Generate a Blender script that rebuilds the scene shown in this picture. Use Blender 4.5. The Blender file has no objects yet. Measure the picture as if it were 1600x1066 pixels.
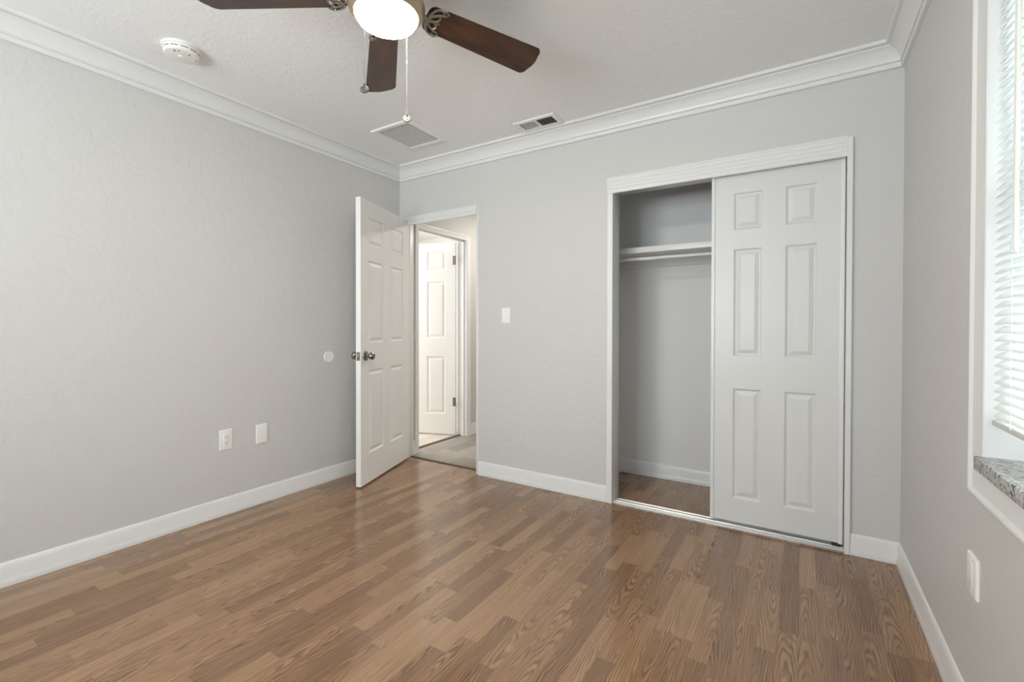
import bpy, bmesh, math, random
from mathutils import Vector, Matrix

random.seed(7)
S = bpy.context.scene
COL = S.collection
PI = math.pi

# ------------------------------------------------------------------ camera
XL, XR, YB, YR, ZC = -2.843, 0.396, 2.760, -1.80, 2.41
f_px, yaw, pitch, roll, cy = 719.1164, 0.5609, -0.0097, 0.0018, 517.4847
Fv = Vector((-math.sin(yaw) * math.cos(pitch), math.cos(yaw) * math.cos(pitch), math.sin(pitch)))
Rv = Vector((math.cos(yaw), math.sin(yaw), 0))
Uv = Rv.cross(Fv)
Rv, Uv = Rv * math.cos(roll) + Uv * math.sin(roll), Uv * math.cos(roll) - Rv * math.sin(roll)
cam = bpy.data.cameras.new('camera')
cam.sensor_width = 36.0
cam.lens = f_px / 1600 * 36
cam.shift_y = (cy - 533) / 1600
cam.clip_start = 0.02
co = bpy.data.objects.new('camera', cam)
COL.objects.link(co)
M = Matrix((Rv, Uv, -Fv)).transposed().to_4x4()
M.translation = (0, 0, 1.1)
co.matrix_world = M
S.camera = co

# ------------------------------------------------------------------ light
S.view_settings.view_transform = 'Standard'
S.view_settings.look = 'None'
S.view_settings.gamma = 1
S.view_settings.use_curve_mapping = False
S.view_settings.exposure = 0.22
S.cycles.max_bounces = 12
S.cycles.diffuse_bounces = 7
S.cycles.transparent_max_bounces = 16

w = bpy.data.worlds.new('sky')
S.world = w
w.use_nodes = True
bg = w.node_tree.nodes['Background']
bg.inputs[0].default_value = (0.80, 0.92, 1.0, 1)
bg.inputs[1].default_value = 0.5


def area(name, loc, direction, sx, sy, power, color, spread=PI):
    l = bpy.data.lights.new(name, 'AREA')
    l.shape = 'RECTANGLE'
    l.size, l.size_y, l.energy, l.color, l.spread = sx, sy, power, color, spread
    o = bpy.data.objects.new(name, l)
    COL.objects.link(o)
    o.location = loc
    o.rotation_euler = Vector(direction).to_track_quat('-Z', 'Y').to_euler()
    return o


area('rear_window_daylight', (-1.35, YR - 0.24, 1.40), (0, 1, 1.2), 1.9, 1.3, 132, (0.90, 0.955, 1.0))
area('side_window_daylight', (XR + 0.55, 0.94, 1.1), (-1, 0, 0.8), 1.2, 1.5, 95, (0.90, 0.955, 1.0))
area('hall_lamp', (-2.1, 3.9, 2.33), (0, 0, -1), 0.3, 0.3, 15, (1.0, 0.96, 0.90))
area('far_room_daylight', (-4.6, 2.95, 1.5), (1, 0.3, 0), 1.0, 1.2, 45, (1.0, 0.985, 0.96))


# ------------------------------------------------------------------ materials
def new_mat(name):
    m = bpy.data.materials.new(name)
    m.use_nodes = True
    nt = m.node_tree
    return m, nt, nt.nodes['Principled BSDF']


def N(nt, t, **kw):
    n = nt.nodes.new(t)
    for k, v in kw.items():
        setattr(n, k, v)
    return n


def math_n(nt, op, a, b=None, c=None):
    n = N(nt, 'ShaderNodeMath', operation=op)
    for i, x in enumerate((a, b, c)):
        if x is None:
            continue
        if isinstance(x, (int, float)):
            n.inputs[i].default_value = x
        else:
            nt.links.new(x, n.inputs[i])
    return n.outputs[0]


def simple(name, color, rough=0.5, metal=0.0, noise=0.0, nscale=20, bump=0.0, bscale=60, spec=None, coat=0.0):
    m, nt, b = new_mat(name)
    b.inputs['Roughness'].default_value = rough
    b.inputs['Metallic'].default_value = metal
    if spec is not None:
        b.inputs['Specular IOR Level'].default_value = spec
    if coat:
        b.inputs['Coat Weight'].default_value = coat
        b.inputs['Coat Roughness'].default_value = 0.2
    geo = N(nt, 'ShaderNodeTexCoord')
    no = N(nt, 'ShaderNodeTexNoise')
    no.inputs['Scale'].default_value = nscale
    no.inputs['Detail'].default_value = 4
    nt.links.new(geo.outputs['Object'], no.inputs['Vector'])
    mix = N(nt, 'ShaderNodeMix', data_type='RGBA')
    mix.inputs[6].default_value = (*[c * (1 - noise) for c in color], 1)
    mix.inputs[7].default_value = (*[min(1, c * (1 + noise)) for c in color], 1)
    nt.links.new(no.outputs['Fac'], mix.inputs[0])
    nt.links.new(mix.outputs[2], b.inputs['Base Color'])
    if bump:
        n2 = N(nt, 'ShaderNodeTexNoise')
        n2.inputs['Scale'].default_value = bscale
        n2.inputs['Detail'].default_value = 3
        nt.links.new(geo.outputs['Object'], n2.inputs['Vector'])
        bp = N(nt, 'ShaderNodeBump')
        bp.inputs['Strength'].default_value = bump
        bp.inputs['Distance'].default_value = 0.004
        nt.links.new(n2.outputs['Fac'], bp.inputs['Height'])
        nt.links.new(bp.outputs[0], b.inputs['Normal'])
    return m


def plaster(name, color, strength, scale=42, rough=0.55, trowel=0.5):
    """painted knock-down plaster: fine orange peel plus wide trowel ridges"""
    m, nt, b = new_mat(name)
    b.inputs['Roughness'].default_value = rough
    b.inputs['Specular IOR Level'].default_value = 0.35
    g = N(nt, 'ShaderNodeTexCoord')
    n1 = N(nt, 'ShaderNodeTexNoise')
    n1.inputs['Scale'].default_value = scale
    n1.inputs['Detail'].default_value = 4
    n1.inputs['Roughness'].default_value = 0.55
    n1.inputs['Distortion'].default_value = 0.6
    nt.links.new(g.outputs['Object'], n1.inputs['Vector'])
    n2 = N(nt, 'ShaderNodeTexNoise')
    n2.inputs['Scale'].default_value = 11
    n2.inputs['Detail'].default_value = 5
    n2.inputs['Distortion'].default_value = 1.6
    nt.links.new(g.outputs['Object'], n2.inputs['Vector'])
    r2 = N(nt, 'ShaderNodeMapRange')
    r2.inputs['From Min'].default_value = 0.46
    r2.inputs['From Max'].default_value = 0.60
    nt.links.new(n2.outputs['Fac'], r2.inputs['Value'])
    h = math_n(nt, 'MULTIPLY_ADD', r2.outputs[0], trowel, n1.outputs['Fac'])
    bp = N(nt, 'ShaderNodeBump')
    bp.inputs['Strength'].default_value = strength
    bp.inputs['Distance'].default_value = 0.004
    nt.links.new(h, bp.inputs['Height'])
    nt.links.new(bp.outputs[0], b.inputs['Normal'])
    n3 = N(nt, 'ShaderNodeTexNoise')
    n3.inputs['Scale'].default_value = 1.3
    nt.links.new(g.outputs['Object'], n3.inputs['Vector'])
    mix = N(nt, 'ShaderNodeMix', data_type='RGBA')
    mix.inputs[6].default_value = (*[c * 0.98 for c in color], 1)
    mix.inputs[7].default_value = (*[c * 1.02 for c in color], 1)
    nt.links.new(n3.outputs['Fac'], mix.inputs[0])
    nt.links.new(mix.outputs[2], b.inputs['Base Color'])
    return m


def plank_floor(name, width, length, dark, mid, light, rough=0.3, ring=0.20, seam=0.25, coat=0.0):
    """laminate strips running along Y, each board with its own tone and cathedral grain"""
    m, nt, b = new_mat(name)
    L = nt.links.new
    g = N(nt, 'ShaderNodeNewGeometry')
    sep = N(nt, 'ShaderNodeSeparateXYZ')
    L(g.outputs['Position'], sep.inputs[0])
    x, y = sep.outputs[0], sep.outputs[1]
    xs = math_n(nt, 'DIVIDE', x, width)
    sid = math_n(nt, 'FLOOR', xs)
    xl = math_n(nt, 'FRACT', xs)
    wn = N(nt, 'ShaderNodeTexWhiteNoise', noise_dimensions='1D')
    L(sid, wn.inputs['W'])
    ys = math_n(nt, 'ADD', math_n(nt, 'DIVIDE', y, length), math_n(nt, 'MULTIPLY', wn.outputs['Value'], 7.3))
    bid = math_n(nt, 'FLOOR', ys)
    yl = math_n(nt, 'FRACT', ys)
    cb = N(nt, 'ShaderNodeCombineXYZ')
    L(sid, cb.inputs[0]); L(bid, cb.inputs[1])
    w2 = N(nt, 'ShaderNodeTexWhiteNoise', noise_dimensions='2D')
    L(cb.outputs[0], w2.inputs['Vector'])
    rs = N(nt, 'ShaderNodeSeparateColor')
    L(w2.outputs['Color'], rs.inputs[0])
    rnd = w2.outputs['Value']
    # long fibre noise
    cv = N(nt, 'ShaderNodeCombineXYZ')
    L(math_n(nt, 'MULTIPLY', x, 130.0), cv.inputs[0])
    L(math_n(nt, 'MULTIPLY', y, 5.0), cv.inputs[1])
    L(math_n(nt, 'MULTIPLY', rnd, 37.0), cv.inputs[2])
    fib = N(nt, 'ShaderNodeTexNoise')
    fib.inputs['Scale'].default_value = 1.0
    fib.inputs['Detail'].default_value = 5
    L(cv.outputs[0], fib.inputs['Vector'])
    # slow wobble that bends the rings
    cw = N(nt, 'ShaderNodeCombineXYZ')
    L(math_n(nt, 'MULTIPLY', x, 26.0), cw.inputs[0])
    L(math_n(nt, 'MULTIPLY', y, 7.0), cw.inputs[1])
    L(math_n(nt, 'MULTIPLY', rnd, 91.0), cw.inputs[2])
    wob = N(nt, 'ShaderNodeTexNoise')
    wob.inputs['Scale'].default_value = 1.0
    wob.inputs['Detail'].default_value = 2
    L(cw.outputs[0], wob.inputs['Vector'])
    cx = math_n(nt, 'MULTIPLY_ADD', rs.outputs[0], 1.9, -0.45)
    cyy = math_n(nt, 'MULTIPLY_ADD', rs.outputs[1], 1.6, -0.3)
    dx = math_n(nt, 'MULTIPLY', math_n(nt, 'SUBTRACT', xl, cx), width)
    dy = math_n(nt, 'MULTIPLY', math_n(nt, 'SUBTRACT', yl, cyy), length * 0.10)
    r = math_n(nt, 'SQRT', math_n(nt, 'ADD', math_n(nt, 'MULTIPLY', dx, dx), math_n(nt, 'MULTIPLY', dy, dy)))
    ph = math_n(nt, 'ADD', math_n(nt, 'MULTIPLY', r, 2 * PI / 0.0080), math_n(nt, 'MULTIPLY', wob.outputs['Fac'], 17.0))
    ph = math_n(nt, 'ADD', ph, math_n(nt, 'MULTIPLY', fib.outputs['Fac'], 2.2))
    sn = math_n(nt, 'SINE', ph)
    rings = math_n(nt, 'MULTIPLY_ADD', sn, 0.5, 0.5)
    rings = math_n(nt, 'POWER', rings, 1.6)
    tone = math_n(nt, 'MULTIPLY_ADD', rnd, 0.46, 0.22)
    tone = math_n(nt, 'ADD', tone, math_n(nt, 'MULTIPLY', math_n(nt, 'SUBTRACT', fib.outputs['Fac'], 0.5), 0.75))
    ca = N(nt, 'ShaderNodeCombineXYZ')
    L(math_n(nt, 'MULTIPLY', x, 34.0), ca.inputs[0])
    L(math_n(nt, 'MULTIPLY', y, 4.0), ca.inputs[1])
    L(math_n(nt, 'MULTIPLY', rnd, 53.0), ca.inputs[2])
    amp = N(nt, 'ShaderNodeTexNoise')
    amp.inputs['Scale'].default_value = 1.0
    amp.inputs['Detail'].default_value = 3
    L(ca.outputs[0], amp.inputs['Vector'])
    av = N(nt, 'ShaderNodeMapRange')
    av.inputs['From Min'].default_value = 0.36
    av.inputs['From Max'].default_value = 0.66
    av.inputs['To Min'].default_value = 0.15
    av.inputs['To Max'].default_value = 1.25
    L(amp.outputs['Fac'], av.inputs['Value'])
    tone = math_n(nt, 'ADD', tone, math_n(nt, 'MULTIPLY', av.outputs[0], math_n(nt, 'MULTIPLY', math_n(nt, 'SUBTRACT', 0.42, rings), ring * 2)))
    ramp = N(nt, 'ShaderNodeValToRGB')
    e = ramp.color_ramp.elements
    e[0].position, e[0].color = 0.0, (*dark, 1)
    e[1].position, e[1].color = 1.0, (*light, 1)
    q = e.new(0.45)
    q.color = (*mid, 1)
    L(tone, ramp.inputs[0])
    # seams
    ex = math_n(nt, 'MULTIPLY', math_n(nt, 'MINIMUM', xl, math_n(nt, 'SUBTRACT', 1.0, xl)), width)
    ey = math_n(nt, 'MULTIPLY', math_n(nt, 'MINIMUM', yl, math_n(nt, 'SUBTRACT', 1.0, yl)), length)
    ed = math_n(nt, 'MINIMUM', ex, ey)
    sm = N(nt, 'ShaderNodeMapRange')
    sm.inputs['From Min'].default_value = 0.0
    sm.inputs['From Max'].default_value = 0.0014
    sm.inputs['To Min'].default_value = 1 - seam
    sm.inputs['To Max'].default_value = 1.0
    L(ed, sm.inputs['Value'])
    mul = N(nt, 'ShaderNodeMix', data_type='RGBA', blend_type='MULTIPLY')
    mul.inputs[0].default_value = 1
    L(ramp.outputs[0], mul.inputs[6])
    L(sm.outputs[0], mul.inputs[7])
    L(mul.outputs[2], b.inputs['Base Color'])
    if coat:
        b.inputs['Coat Weight'].default_value = coat
        b.inputs['Coat IOR'].default_value = 1.6
        b.inputs['Coat Roughness'].default_value = 0.20
    rr = math_n(nt, 'MULTIPLY_ADD', rings, 0.02, rough)
    L(rr, b.inputs['Roughness'])
    b.inputs['Specular IOR Level'].default_value = 1.0 if rough < 0.3 else 0.5
    bp = N(nt, 'ShaderNodeBump')
    bp.inputs['Strength'].default_value = 0.015
    bp.inputs['Distance'].default_value = 0.002
    L(math_n(nt, 'ADD', fib.outputs['Fac'], sm.outputs[0]), bp.inputs['Height'])
    L(bp.outputs[0], b.inputs['Normal'])
    return m


def blade_wood(name):
    m, nt, b = new_mat(name)
    L = nt.links.new
    g = N(nt, 'ShaderNodeTexCoord')
    mp = N(nt, 'ShaderNodeMapping')
    mp.inputs['Scale'].default_value = (3.0, 16, 3.0)
    L(g.outputs['Object'], mp.inputs['Vector'])
    n = N(nt, 'ShaderNodeTexNoise')
    n.inputs['Scale'].default_value = 1.6
    n.inputs['Detail'].default_value = 5
    n.inputs['Distortion'].default_value = 0.7
    L(mp.outputs[0], n.inputs['Vector'])
    ramp = N(nt, 'ShaderNodeValToRGB')
    ramp.color_ramp.elements[0].position = 0.3
    ramp.color_ramp.elements[0].color = (0.022, 0.009, 0.005, 1)
    ramp.color_ramp.elements[1].position = 0.75
    ramp.color_ramp.elements[1].color = (0.085, 0.030, 0.011, 1)
    L(n.outputs['Fac'], ramp.inputs[0])
    L(ramp.outputs[0], b.inputs['Base Color'])
    b.inputs['Roughness'].default_value = 0.38
    return m


def granite(name):
    m, nt, b = new_mat(name)
    L = nt.links.new
    g = N(nt, 'ShaderNodeTexCoord')
    v = N(nt, 'ShaderNodeTexVoronoi')
    v.inputs['Scale'].default_value = 150
    L(g.outputs['Object'], v.inputs['Vector'])
    n = N(nt, 'ShaderNodeTexNoise')
    n.inputs['Scale'].default_value = 70
    n.inputs['Detail'].default_value = 3
    L(g.outputs['Object'], n.inputs['Vector'])
    sc = N(nt, 'ShaderNodeSeparateColor')
    L(v.outputs['Color'], sc.inputs[0])
    t = math_n(nt, 'MULTIPLY_ADD', n.outputs['Fac'], 0.9, math_n(nt, 'MULTIPLY', sc.outputs[0], 0.55))
    ramp = N(nt, 'ShaderNodeValToRGB')
    ramp.color_ramp.interpolation = 'CONSTANT'
    e = ramp.color_ramp.elements
    e[0].position, e[0].color = 0.0, (0.02, 0.02, 0.022, 1)
    e[1].position, e[1].color = 0.50, (0.20, 0.19, 0.18, 1)
    for p, c in ((0.57, (0.46, 0.45, 0.43)), (0.70, (0.56, 0.55, 0.52)), (0.95, (0.34, 0.33, 0.32))):
        q = e.new(p)
        q.color = (*c, 1)
    L(t, ramp.inputs[0])
    L(ramp.outputs[0], b.inputs['Base Color'])
    b.inputs['Roughness'].default_value = 0.18
    return m


def glass_mat(name):
    m, nt, b = new_mat(name)
    nt.nodes.remove(b)
    out = nt.nodes['Material Output']
    tr = N(nt, 'ShaderNodeBsdfTransparent')
    tr.inputs[0].default_value = (0.94, 0.97, 0.96, 1)
    gl = N(nt, 'ShaderNodeBsdfGlossy')
    gl.inputs['Roughness'].default_value = 0.02
    fr = N(nt, 'ShaderNodeFresnel')
    fr.inputs[0].default_value = 1.45
    mx = N(nt, 'ShaderNodeMixShader')
    nt.links.new(fr.outputs[0], mx.inputs[0])
    nt.links.new(tr.outputs[0], mx.inputs[1])
    nt.links.new(gl.outputs[0], mx.inputs[2])
    nt.links.new(mx.outputs[0], out.inputs[0])
    return m


WALL = (0.598, 0.591, 0.582)
M_wall = plaster('wall_paint', WALL, 0.42, trowel=0.38)
M_ceil = plaster('ceiling_paint', (0.855, 0.853, 0.848), 0.5, scale=62, rough=0.7, trowel=0.22)
M_closet = plaster('closet_paint', (0.76, 0.76, 0.755), 0.10, trowel=0.2)
M_hall = plaster('hall_paint', (0.60, 0.585, 0.55), 0.15)
M_far = plaster('far_room_paint', (0.80, 0.79, 0.77), 0.1)
M_trim = simple('trim_paint', (0.74, 0.74, 0.735), 0.32, noise=0.01, bump=0.03)
M_door = simple('closet_door_paint', (0.67, 0.67, 0.665), 0.36, noise=0.01, bump=0.04, bscale=140)
M_entry_lightened = simple('entry_door_paint_lightened', (0.80, 0.795, 0.78), 0.36, noise=0.01, bump=0.04, bscale=140)  # lightened copy of the door paint; brightness this leaf lacks is in the colour
M_door_white = simple('hall_door_paint', (0.84, 0.835, 0.82), 0.36, noise=0.01, bump=0.04, bscale=140)
M_plate = simple('plate_plastic', (0.84, 0.84, 0.83), 0.28, noise=0.005)
M_dark = simple('dark_slot', (0.02, 0.02, 0.02), 0.6)
M_duct = simple('duct_dark', (0.045, 0.045, 0.045), 0.8)
M_grille = simple('grille_paint', (0.82, 0.815, 0.80), 0.4)
M_nickel = simple('brushed_nickel', (0.34, 0.31, 0.275), 0.28, 1.0, noise=0.04, nscale=90)
M_nickel_glow = simple('nickel_pan_glow_tint', (0.52, 0.405, 0.28), 0.36, 1.0, noise=0.03, nscale=60)  # nickel tinted warm: the lamp's glow on the rim is put into the colour
M_chain = simple('pull_chain_metal', (0.19, 0.185, 0.175), 0.5, 0.3)
M_pull = simple('satin_pull_metal', (0.12, 0.117, 0.11), 0.4, 0.3)
M_knob = simple('aged_nickel', (0.30, 0.28, 0.25), 0.22, 1.0, noise=0.05)
M_hinge = simple('dark_hinge_metal', (0.20, 0.185, 0.16), 0.4, 1.0)
M_alu = simple('track_aluminium', (0.70, 0.70, 0.70), 0.35, 0.6)
M_floor = plank_floor('oak_laminate', 0.0632, 0.40, (0.118, 0.058, 0.027), (0.260, 0.141, 0.070), (0.420, 0.256, 0.144), rough=0.18, ring=0.24)
M_hallfloor = plank_floor('grey_oak_vinyl', 0.15, 0.95, (0.17, 0.15, 0.13), (0.27, 0.24, 0.21), (0.40, 0.36, 0.32), rough=0.4, ring=0.08)
M_farfloor = plank_floor('pale_oak_vinyl', 0.15, 0.95, (0.42, 0.37, 0.32), (0.55, 0.49, 0.43), (0.66, 0.60, 0.54), rough=0.45, ring=0.05)
M_strip = simple('dark_wood_strip', (0.085, 0.06, 0.042), 0.4, noise=0.2)
M_blade = blade_wood('walnut_blade')
M_granite = granite('speckled_granite')
M_glass = glass_mat('window_glass')
M_vinyl = simple('white_vinyl', (0.86, 0.86, 0.86), 0.3)
M_wand = simple('clear_wand', (0.80, 0.80, 0.72), 0.2)
M_cord = simple('white_cord', (0.72, 0.72, 0.76), 0.7)
M_lawn = simple('lawn', (0.10, 0.20, 0.05), 0.9, noise=0.4, nscale=6)
M_leaf = simple('leaf_green', (0.12, 0.24, 0.06), 0.6, noise=0.4, nscale=9)
M_bark = simple('bark', (0.13, 0.09, 0.06), 0.9, noise=0.3)

M_slat, nt, b = new_mat('blind_slat')
b.inputs['Base Color'].default_value = (0.74, 0.76, 0.75, 1)
b.inputs['Roughness'].default_value = 0.35
tl = N(nt, 'ShaderNodeBsdfTranslucent')
tl.inputs[0].default_value = (0.80, 0.86, 0.84, 1)
mx = N(nt, 'ShaderNodeMixShader')
mx.inputs[0].default_value = 0.05
nt.links.new(b.outputs[0], mx.inputs[1])
nt.links.new(tl.outputs[0], mx.inputs[2])
nt.links.new(mx.outputs[0], nt.nodes['Material Output'].inputs[0])

M_lamp, nt, b = new_mat('lit_frosted_glass')
b.inputs['Base Color'].default_value = (0.9, 0.88, 0.82, 1)
b.inputs['Emission Color'].default_value = (1.0, 0.88, 0.70, 1)
b.inputs['Emission Strength'].default_value = 98.0


# ------------------------------------------------------------------ mesh helpers
class MB:
    def __init__(self):
        self.bm = bmesh.new()

    def poly(self, pts):
        vs = [self.bm.verts.new(p) for p in pts]
        return self.bm.faces.new(vs)

    def box(self, x0, x1, y0, y1, z0, z1, bevel=0.0):
        t = bmesh.new()
        vs = [t.verts.new((x, y, z)) for x in (x0, x1) for y in (y0, y1) for z in (z0, z1)]
        for f in ((0, 1, 3, 2), (4, 6, 7, 5), (0, 4, 5, 1), (2, 3, 7, 6), (0, 2, 6, 4), (1, 5, 7, 3)):
            t.faces.new([vs[i] for i in f])
        if bevel:
            bmesh.ops.bevel(t, geom=t.edges[:], offset=bevel, segments=2, affect='EDGES', profile=0.5)
        self.merge(t)
        return self

    def merge(self, t, mat=None):
        me = bpy.data.meshes.new('tmp')
        t.to_mesh(me)
        t.free()
        if mat:
            me.transform(mat)
        self.bm.from_mesh(me)
        bpy.data.meshes.remove(me)
        return self

    def loft(self, rings, closed=True, caps=True):
        """rings: lists of points of equal length"""
        vr = [[self.bm.verts.new(p) for p in r] for r in rings]
        n = len(rings[0])
        m = n if closed else n - 1
        for a, c in zip(vr[:-1], vr[1:]):
            for i in range(m):
                j = (i + 1) % n
                self.bm.faces.new((a[i], a[j], c[j], c[i]))
        if caps and closed:
            self.bm.faces.new(list(reversed(vr[0])))
            self.bm.faces.new(vr[-1])
        return self

    def lathe(self, prof, mat=None, seg=48):
        """prof: (r, z) from one end to the other, about local Z"""
        t = MB()
        rings = []
        for r, z in prof:
            rr = max(r, 1e-4)
            rings.append([(rr * math.cos(2 * PI * i / seg), rr * math.sin(2 * PI * i / seg), z) for i in range(seg)])
        t.loft(rings)
        return self.merge(t.bm, mat)

    def tube(self, pts, r, seg=10, closed=False):
        pts = [Vector(p) for p in pts]
        rr = r if isinstance(r, (list, tuple)) else [r] * len(pts)
        rings = []
        up = Vector((0.3, 0.2, 1)).normalized()
        n = len(pts)
        for i, p in enumerate(pts):
            a = pts[(i - 1) % n] if closed else pts[max(0, i - 1)]
            c = pts[(i + 1) % n] if closed else pts[min(n - 1, i + 1)]
            d = (c - a).normalized()
            u = d.cross(up)
            if u.length < 1e-3:
                u = d.cross(Vector((1, 0, 0)))
            u.normalize()
            v = d.cross(u)
            rings.append([p + (u * math.cos(2 * PI * k / seg) + v * math.sin(2 * PI * k / seg)) * rr[i] for k in range(seg)])
        if closed:
            rings.append(rings[0])
        self.loft(rings, caps=not closed)
        return self

    def build(self, name, mat, parent=None, smooth=True, angle=25, xf=None):
        bmesh.ops.recalc_face_normals(self.bm, faces=self.bm.faces[:])
        me = bpy.data.meshes.new(name)
        self.bm.to_mesh(me)
        self.bm.free()
        if xf:
            me.transform(xf)
        if smooth:
            for p in me.polygons:
                p.use_smooth = True
            me.set_sharp_from_angle(angle=math.radians(angle))
        me.materials.append(mat)
        o = bpy.data.objects.new(name, me)
        COL.objects.link(o)
        if parent:
            o.parent = parent
        return o


def box(name, mat, b, parent=None, bevel=0.0):
    return MB().box(*b, bevel=bevel).build(name, mat, parent)


def boxes(name, mat, bs, parent=None, bevel=0.0):
    m = MB()
    for b in bs:
        m.box(*b, bevel=bevel)
    return m.build(name, mat, parent)


def tag(o, label=None, cat=None, group=None, kind=None):
    for k, v in (('label', label), ('category', cat), ('group', group), ('kind', kind)):
        if v:
            o[k] = v
    return o


def empty(name, loc, label=None, cat=None, rz=0, group=None, kind=None):
    o = bpy.data.objects.new(name, None)
    COL.objects.link(o)
    o.location = loc
    o.rotation_euler = (0, 0, rz)
    o.empty_display_size = 0.1
    return tag(o, label, cat, group, kind)


def struct(o, label=None, cat=None):
    return tag(o, label, cat, None, 'structure')


# ------------------------------------------------------------------ room shell
T = 0.11                    # wall thickness
DX0, DX1, DZ = -2.795, -2.046, 1.985      # bedroom door opening (clear)
CX0, CX1, CZ = -0.990, 0.184, 1.945       # closet opening (clear)
J = 0.018                   # jamb board
HX = -2.832                 # hall side wall face
YC = 3.41                   # closet back wall face
CXL, CXR = -1.17, 0.45      # closet side faces

struct(box('floor', M_floor, (XL - 0.1, CXR + 0.1, YR - 0.1, 2.835, -0.08, 0.0)), 'warm brown oak strip laminate floor of the bedroom', 'floor')
struct(box('floor_closet', M_floor, (CXL - 0.05, CXR + 0.1, 2.835, YC + 0.05, -0.08, 0.0)), 'brown oak laminate floor inside the open closet', 'floor')
struct(box('ceiling', M_ceil, (XL - 0.1, CXR + 0.1, YR - 0.1, YC + 0.1, ZC, ZC + 0.1)), 'white textured bedroom ceiling with a fan', 'ceiling')
struct(box('wall_left', M_wall, (XL - 0.1, XL, YR - 0.1, YB + T, 0, ZC)), 'long grey textured wall with two plates low down', 'wall')
struct(boxes('wall_back', M_wall, [
    (XL, DX0 - J, YB, YB + T, 0, ZC), (DX0 - J, DX1 + J, YB, YB + T, DZ + J, ZC),
    (DX1 + J, CX0 - J, YB, YB + T, 0, ZC), (CX0 - J, CX1 + J, YB, YB + T, CZ + J, ZC),
    (CX1 + J, XR + 0.15, YB, YB + T, 0, ZC)]), 'grey wall pierced by the doorway and the closet', 'wall')
WY0, WY1, WZ0, WZ1 = 0.30, 1.577, 0.755, 2.06
o = 0.012
struct(boxes('wall_right', M_wall, [
    (XR, XR + 0.15, YR - 0.1, WY0 - o, 0, ZC), (XR, XR + 0.15, WY1 + o, YB, 0, ZC),
    (XR, XR + 0.15, WY0 - o, WY1 + o, 0, WZ0 - o), (XR, XR + 0.15, WY0 - o, WY1 + o, WZ1 + o, ZC)]),
    'grey wall holding the window with blinds', 'wall')
RX0, RX1, RZ0, RZ1 = -2.25, -0.45, 0.85, 2.05
struct(boxes('wall_rear', M_wall, [
    (XL, RX0, YR - 0.1, YR, 0, ZC), (RX1, XR, YR - 0.1, YR, 0, ZC),
    (RX0, RX1, YR - 0.1, YR, 0, RZ0), (RX0, RX1, YR - 0.1, YR, RZ1, ZC)]), 'grey wall behind the camera', 'wall')
# closet shell
struct(boxes('wall_closet', M_closet, [
    (CXL - 0.1, CXR + 0.1, YC, YC + 0.1, 0, ZC), (CXL - 0.1, CXL, YB + T, YC, 0, ZC), (CXR, CXR + 0.1, YB + T, YC, 0, ZC)]),
    'grey painted walls inside the closet', 'wall')
# hall and far room
struct(box('floor_hall', M_hallfloor, (-2.915, CXL - 0.1, 2.835, 5.3, -0.08, 0.0)), 'grey wood plank floor of the hall beyond the door', 'floor')
struct(box('floor_far_room', M_farfloor, (-5.0, -2.915, 2.5, 5.3, -0.08, 0.0)), 'pale plank floor of the room across the hall', 'floor')
HY0, HY1, HZ = 2.970, 3.655, 1.958
struct(boxes('wall_hall', M_hall, [
    (HX - T, HX, YB + T, HY0 - J, 0, ZC), (HX - T, HX, HY1 + J, 5.3, 0, ZC), (HX - T, HX, HY0 - J, HY1 + J, HZ + J, ZC),
    (CXL - 0.2, CXL - 0.1, YB + T, 5.3, 0, ZC), (HX, CXL - 0.1, 5.2, 5.3, 0, ZC)]), 'pale hall walls seen through the doorway', 'wall')
struct(box('ceiling_hall', M_ceil, (-5.0, CXL - 0.1, YB + T, 5.3, ZC, ZC + 0.1)), 'white hall ceiling', 'ceiling')
struct(boxes('wall_far_room', M_far, [(-5.1, -5.0, 2.5, 5.3, 0, ZC), (-5.0, HX - T, 5.2, 5.3, 0, ZC), (-5.0, XL - 0.1, 2.4, 2.5, 0, ZC)]),
       'white walls of the room across the hall', 'wall')
struct(box('ceiling_far_room', M_ceil, (-5.0, XL - 0.1, 2.5, YB + T, ZC, ZC + 0.1)), 'white ceiling of the far room', 'ceiling')

# ------------------------------------------------------------------ crown moulding
CR = [(0, .112), (.013, .112), (.016, .109), (.016, .092), (.0125, .0905), (.0125, .0885), (.020, .0875), (.0225, .084), (.021, .0805), (.015, .0790), (.0155, .0745),
      (.020, .067), (.025, .058), (.033, .046), (.043, .036), (.053, .029), (.060, .0255), (.062, .0225), (.058, .0205), (.058, .0185), (.068, .0175),
      (.076, .0165), (.078, .0145), (.078, 0), (0, 0)]


def crown(name, a, bb, na, nb):
    """a,bb: wall line ends; na: inward normal; mitred both ends along nb"""
    m = MB()
    r0 = [(a[0] + na[0] * p + nb[0] * p, a[1] + na[1] * p + nb[1] * p, ZC - d) for p, d in CR]
    r1 = [(bb[0] + na[0] * p - nb[0] * p, bb[1] + na[1] * p - nb[1] * p, ZC - d) for p, d in CR]
    m.loft([r0, r1])
    return m.build(name, M_trim, angle=28)


struct(crown('trim_1', (XL, YR), (XL, YB), (1, 0), (0, 1)), 'white crown moulding along the long grey wall', 'moulding')
struct(crown('trim_2', (XL, YB), (XR, YB), (0, -1), (1, 0)), 'white crown moulding above the doorway and closet', 'moulding')
struct(crown('trim_3', (XR, YR), (XR, YB), (-1, 0), (0, 1)), 'white crown moulding above the window', 'moulding')
struct(crown('trim_4', (XL, YR), (XR, YR), (0, 1), (1, 0)), 'white crown moulding behind the camera', 'moulding')

# ------------------------------------------------------------------ baseboards
BB = [(0, 0), (.016, 0), (.0165, .012), (.014, .026), (.0115, .034), (.0115, .078), (.0095, .085), (.0085, .092), (.005, .098), (0, .100)]


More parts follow.
